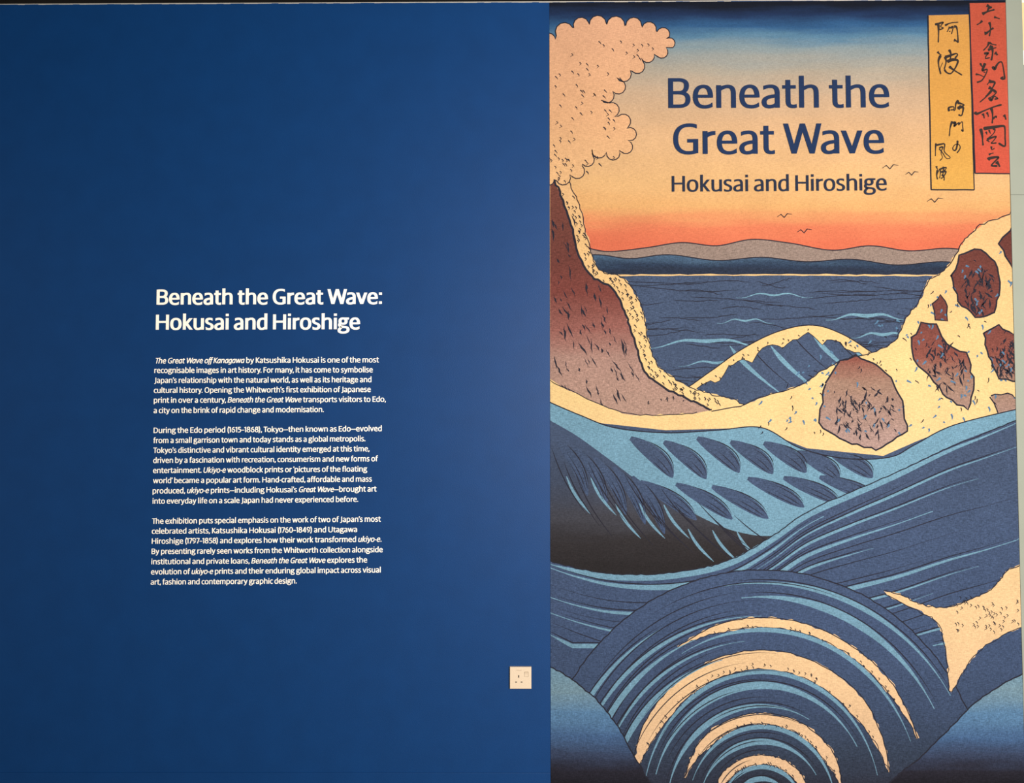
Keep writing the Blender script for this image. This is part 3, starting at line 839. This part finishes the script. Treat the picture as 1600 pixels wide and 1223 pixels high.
# upright name panels with brush writing
m_yel = print_mat('print_yellow_panel', [(20, 'd59a55'), (60, 'dfa050'), (200, 'e3a550'), (300, 'e6ad55')], grain=0.05)
m_red = print_mat('print_red_panel', [(0, 'ca5a42'), (150, 'd15a42'), (275, 'd65a44')], grain=0.06)
m_brush = print_mat('brush_ink', '352c28', grain=0.05, k=0.7)
yq = [(1449.2, 24.6), (1513.6, 23.2), (1521.5, 297), (1454.4, 296.4)]
rq = [(1513.6, 5.6), (1572, 4.6), (1579.5, 271.6), (1523, 271)]
ly = lev()
panel_r = patch('name_panel', rq, m_red, label='red upright panel with brushed characters')
multi('panel_border', [(rough([rq[0], rq[3]], 0.3, 20), 1.8), (rough([rq[3], rq[2]], 0.3, 10), 1.8)], m_ink, parent=panel_r)
panel_y = patch('name_panel', yq, m_yel, label='yellow upright panel with brushed characters')
multi('panel_border', [(rough([yq[0], yq[3]], 0.3, 20), 2.0), (rough([yq[3], yq[2]], 0.3, 10), 2.0), (rough([yq[2], yq[1]], 0.3, 20), 1.8)], m_ink, parent=panel_y)

def A_(pts): return [(1430 + x / 8.153, y / 8.153) for x, y in pts]
def B_(pts): return [(1430 + x / 7.194, 140 + y / 7.194) for x, y in pts]
def brush(items):
    out = []
    for pts, w in items:
        p = catmull(pts, 5) if len(pts) > 2 else [tuple(pts[0][j] + (pts[1][j] - pts[0][j]) * t / 4 for j in (0, 1)) for t in range(5)]
        n = len(p)
        out.append((p, [1.7 * w * (0.75 + 0.35 * math.sin(2.2 + 4 * i / n)) * (1 if 0 < i < n - 1 else 0.45) for i in range(n)]))
    return out
RED = [[(A_([(905, 72), (930, 85), (972, 104)]), 4), (A_([(945, 90), (925, 120), (915, 150)]), 4), (A_([(848, 185), (880, 168), (940, 145), (1005, 128)]), 3.4),
        (A_([(998, 222), (1030, 232), (1072, 245)]), 2.6), (A_([(850, 268), (820, 298), (778, 322)]), 2.6)],
       [(A_([(936, 288), (950, 330), (952, 390), (938, 468)]), 2.8), (A_([(876, 430), (905, 424), (945, 392), (992, 360)]), 3.6)],
       [(A_([(936, 538), (915, 590), (860, 650)]), 2.8), (A_([(936, 545), (975, 568), (1030, 578)]), 2.4), (A_([(962, 580), (942, 608), (922, 640)]), 2), (A_([(920, 645), (970, 625), (1028, 612)]), 2.6),
        (A_([(958, 590), (978, 640), (978, 700), (962, 775)]), 3.6), (A_([(870, 690), (925, 680), (898, 715), (890, 750), (945, 738)]), 2.4), (A_([(1008, 676), (1028, 690), (1042, 708)]), 4)],
       [(A_([(822, 808), (848, 852), (882, 812)]), 2.2), (A_([(885, 808), (860, 870), (852, 905), (910, 888), (888, 960), (840, 1030), (778, 1054)]), 2.8), (A_([(762, 950), (815, 958), (880, 990)]), 2.2), (A_([(865, 920), (890, 930)]), 2)],
       [(A_([(978, 850), (1006, 885), (1030, 838), (1062, 800), (1095, 796), (1112, 850), (1126, 940), (1134, 1005)]), 2.8), (A_([(1090, 985), (1112, 1012), (1140, 1000)]), 4)],
       [(A_([(945, 1018), (935, 1050), (908, 1085)]), 2.2), (A_([(932, 1045), (1005, 1052), (985, 1110), (930, 1190), (890, 1240)]), 2.8), (A_([(930, 1115), (970, 1140), (1012, 1182)]), 3.6)],
       [(B_([(868, -10), (830, 50), (720, 146)]), 2.6), (B_([(850, 0), (905, 32), (860, 80), (815, 105)]), 2.4), (B_([(825, 90), (848, 125), (878, 80), (905, 90), (922, 105), (885, 110)]), 2.8)],
       [(B_([(664, 255), (690, 275), (760, 245), (870, 200), (968, 172)]), 3.2), (B_([(752, 272), (766, 300), (770, 328)]), 3), (B_([(798, 258), (812, 285), (818, 310)]), 2.6),
        (B_([(848, 212), (862, 260), (864, 320), (860, 384)]), 3), (B_([(864, 335), (905, 300), (905, 325)]), 2.4), (B_([(990, 288), (1005, 310), (1014, 342)]), 3.4)],
       [(B_([(730, 440), (748, 520), (752, 580), (758, 632)]), 3.2), (B_([(760, 442), (860, 428), (980, 412), (1002, 440), (1004, 540), (1002, 638), (930, 604)]), 3.4),
        (B_([(790, 475), (802, 510)]), 2.6), (B_([(822, 455), (842, 500)]), 2.4), (B_([(865, 445), (890, 455), (872, 500), (800, 562)]), 2.2), (B_([(800, 562), (850, 545), (905, 530), (872, 580), (850, 606), (910, 602)]), 2.4), (B_([(800, 565), (815, 580), (830, 592)]), 2.6)],
       [(B_([(850, 640), (856, 676), (886, 664)]), 2.2), (B_([(822, 735), (845, 722), (875, 716)]), 2.4), (B_([(812, 792), (840, 772), (930, 762), (895, 805), (852, 856), (920, 862)]), 3.4), (B_([(905, 812), (930, 840), (944, 872)]), 4)]]
YEL = [[(A_([(245, 318), (300, 305), (352, 290), (318, 342), (352, 362), (305, 385)]), 2.4), (A_([(290, 315), (292, 420), (288, 548)]), 2.8), (A_([(372, 332), (440, 300), (545, 288)]), 2.2),
        (A_([(435, 345), (420, 375), (400, 412)]), 2.2), (A_([(440, 365), (476, 345), (470, 390), (455, 440)]), 2.2), (A_([(425, 408), (448, 400)]), 1.6), (A_([(488, 345), (520, 352), (535, 440), (540, 552)]), 2.8), (A_([(486, 515), (515, 525), (540, 548)]), 3)],
       [(A_([(278, 662), (300, 690), (328, 710)]), 2.6), (A_([(318, 712), (290, 780), (298, 870), (320, 950)]), 2.8), (A_([(320, 945), (312, 880), (345, 800)]), 1.4),
        (A_([(372, 728), (388, 790), (362, 890)]), 2.8), (A_([(372, 735), (440, 712), (515, 688), (532, 708), (500, 745)]), 3), (A_([(425, 636), (450, 700), (432, 778)]), 2.8),
        (A_([(400, 792), (470, 765), (536, 778), (510, 860), (450, 940), (395, 928), (366, 890)]), 3.2), (A_([(425, 850), (490, 900), (592, 962)]), 3)],
       [(B_([(378, 248), (372, 208), (425, 196), (428, 226), (392, 232)]), 2.4), (B_([(482, 124), (452, 160), (445, 225), (425, 240)]), 2.6), (B_([(470, 152), (505, 160), (545, 178), (480, 196)]), 2.6), (B_([(468, 215), (530, 200), (528, 260), (512, 296), (480, 285)]), 3), (B_([(500, 175), (492, 235)]), 1.8)],
       [(B_([(412, 358), (388, 430), (378, 528)]), 2.6), (B_([(415, 382), (445, 372), (432, 415), (460, 392), (490, 374), (482, 402), (522, 364), (528, 420), (532, 472), (512, 452)]), 2.2)],
       [(B_([(470, 575), (468, 620), (450, 682), (422, 680), (420, 650), (450, 618), (490, 625), (498, 665), (464, 716)]), 1.9)],
       [(B_([(228, 605), (222, 680), (222, 752)]), 2), (B_([(232, 628), (280, 618), (325, 618), (322, 700), (388, 765), (345, 775), (300, 710), (262, 668)]), 1.9), (B_([(262, 660), (305, 648), (285, 710), (300, 765), (272, 802)]), 1.7)],
       [(B_([(232, 862), (238, 885), (248, 900)]), 2.4), (B_([(250, 905), (236, 960), (245, 1012)]), 2.8), (B_([(270, 890), (278, 940), (268, 1000)]), 2), (B_([(275, 895), (345, 878), (325, 912)]), 2), (B_([(308, 868), (315, 920), (300, 965)]), 2), (B_([(285, 930), (340, 925), (310, 985), (282, 1000)]), 2.4), (B_([(295, 955), (320, 990), (318, 1025)]), 2.4)]]
for pn, chars in ((panel_r, RED), (panel_y, YEL)):
    for ch in chars: multi('character', brush(ch), m_brush, parent=pn)

# navy title on the mural
m_title = print_mat('print_title_navy', '263a60', grain=0.05, blotch=0.03, k=0.50)
m_sub = print_mat('print_subtitle_ink', '2b3348', grain=0.05, blotch=0.03, k=0.55)
ty = lev() - 0.0001
text_part('title_line', 'Beneath the', 1044.5, 168.7, 1389.9, 167.6, 46.6, 16.3, 11.6, m_title, mur, ty, 0.0003, 10)
text_part('title_line', 'Great Wave', 1051.8, 240.7, 1381.8, 239.3, 46.9, 16.3, 11.6, m_title, mur, ty, 0.0003, 10)
text_part('title_line', 'Hokusai and Hiroshige', 1049.9, 299.4, 1385.9, 297.2, 24.5, 16.3, 11.6, m_sub, mur, ty, 0.0003, 8)

# ------------------------------------------------------------------ the power socket
plas = plain_mat('cream_plastic', 'f5dcbc', 0.66, rough=0.35, spec=0.5, noise=0.01)
dark = plain_mat('socket_hole_shade', '1c120a', 0.6, rough=0.7)
greyp = plain_mat('grey_moulded_mark', 'a08a70', 0.8, rough=0.6)
sx0, sz1 = W(796.6, 1040.5); sx1, sz0 = W(830.2, 1074.6)
so = empty('wall_socket', ((sx0 + sx1) / 2, 0, sz0))
tag(so, 'square cream single switched power socket low on the blue wall beside the mural', 'socket')
S = sx1 - sx0
def SX(u): return sx0 + u * S
def SZ(v): return sz1 - v * (sz1 - sz0)
# face plate built with real apertures: a frame of cells, then rounded rim
holes = [(0.385, 0.435, 0.375, 0.49), (0.245, 0.335, 0.665, 0.71), (0.50, 0.59, 0.665, 0.71), (0.675, 0.86, 0.22, 0.445)]
us = sorted({0, 1, *[h[0] for h in holes], *[h[1] for h in holes]}); vsn = sorted({0, 1, *[h[2] for h in holes], *[h[3] for h in holes]})
fy, by = -0.0105, -0.0004
bm = bmesh.new(); cache = {}
def BV(u, v, y):
    k = (round(u, 5), round(v, 5), y)
    if k not in cache: cache[k] = bm.verts.new((SX(u), y, SZ(v)))
    return cache[k]
def solid(u0, u1, v0, v1):
    return not any(h[0] - 1e-6 <= u0 and u1 <= h[1] + 1e-6 and h[2] - 1e-6 <= v0 and v1 <= h[3] + 1e-6 for h in holes)
for i in range(len(us) - 1):
    for j in range(len(vsn) - 1):
        if not solid(us[i], us[i + 1], vsn[j], vsn[j + 1]): continue
        a = [(us[i], vsn[j]), (us[i], vsn[j + 1]), (us[i + 1], vsn[j + 1]), (us[i + 1], vsn[j])]
        bm.faces.new([BV(u, v, fy) for u, v in a]); bm.faces.new([BV(u, v, by) for u, v in reversed(a)])
        for k in range(4):
            (u0, v0), (u1, v1) = a[k], a[(k + 1) % 4]
            mu, mv = (u0 + u1) / 2, (v0 + v1) / 2
            du, dv = (v1 - v0), -(u1 - u0)
            for s in (1,):
                cu, cv = (us[i] + us[i + 1]) / 2, (vsn[j] + vsn[j + 1]) / 2
                nu, nv = mu + (mu - cu) * 0.01, mv + (mv - cv) * 0.01
                inside = 0 < nu < 1 and 0 < nv < 1 and not any(h[0] < nu < h[1] and h[2] < nv < h[3] for h in holes)
                if not inside:
                    bm.faces.new([BV(u0, v0, fy), BV(u1, v1, fy), BV(u1, v1, by), BV(u0, v0, by)])
bmesh.ops.recalc_face_normals(bm, faces=bm.faces)
rim = [e for e in bm.edges if all(abs(v.co.y - fy) < 1e-6 for v in e.verts) and (
    all(abs(v.co.x - SX(0)) < 1e-6 for v in e.verts) or all(abs(v.co.x - SX(1)) < 1e-6 for v in e.verts) or
    all(abs(v.co.z - SZ(0)) < 1e-6 for v in e.verts) or all(abs(v.co.z - SZ(1)) < 1e-6 for v in e.verts))]
bmesh.ops.bevel(bm, geom=rim, offset=0.0022, segments=3, affect='EDGES', profile=0.5)
for v in bm.verts: v.co.x -= so.location.x; v.co.z -= so.location.z
me = bpy.data.meshes.new('face_plate'); bm.to_mesh(me); bm.free(); me.materials.append(plas)
fp = bpy.data.objects.new('face_plate', me); C.objects.link(fp); fp.parent = so
# dark blocks near the surface stand in for the shade inside the three apertures
for h in holes[:3]:
    bevel_box('pin_hole_shade', SX(h[0]) + 0.0001, SX(h[1]) - 0.0001, -0.0092, -0.002, SZ(h[3]) + 0.0001, SZ(h[2]) - 0.0001, dark, so, 0)
# rocker, tilted on its pivot
h = holes[3]
m_ = 0.0007
x0, x1, z0, z1 = SX(h[0]) + m_, SX(h[1]) - m_, SZ(h[3]) + m_, SZ(h[2]) - m_
v = [(x0, -0.003, z0), (x1, -0.003, z0), (x1, -0.003, z1), (x0, -0.003, z1), (x0, -0.0098, z0), (x1, -0.0098, z0), (x1, -0.0132, z1), (x0, -0.0132, z1), (x0, -0.0104, (z0 + z1) / 2), (x1, -0.0104, (z0 + z1) / 2)]
f = [(4, 5, 9, 8), (8, 9, 6, 7), (0, 1, 5, 4), (3, 7, 6, 2), (0, 4, 8, 7, 3), (1, 2, 6, 9, 5), (0, 3, 2, 1)]
link_mesh('rocker_switch', v, f, plas, so)
# small moulded maker's line, too small to read, above the earth hole
mv, mf = [], []
for k in range(7):
    a, b_ = box_vf(SX(0.315 + k * 0.033), SX(0.315 + k * 0.033 + 0.02), fy - 0.0001, fy + 0.0002, SZ(0.165), SZ(0.14))
    o_ = len(mv); mv += a; mf += [tuple(i + o_ for i in q) for q in b_]
mk = link_mesh('moulded_mark', mv, mf, greyp, so)
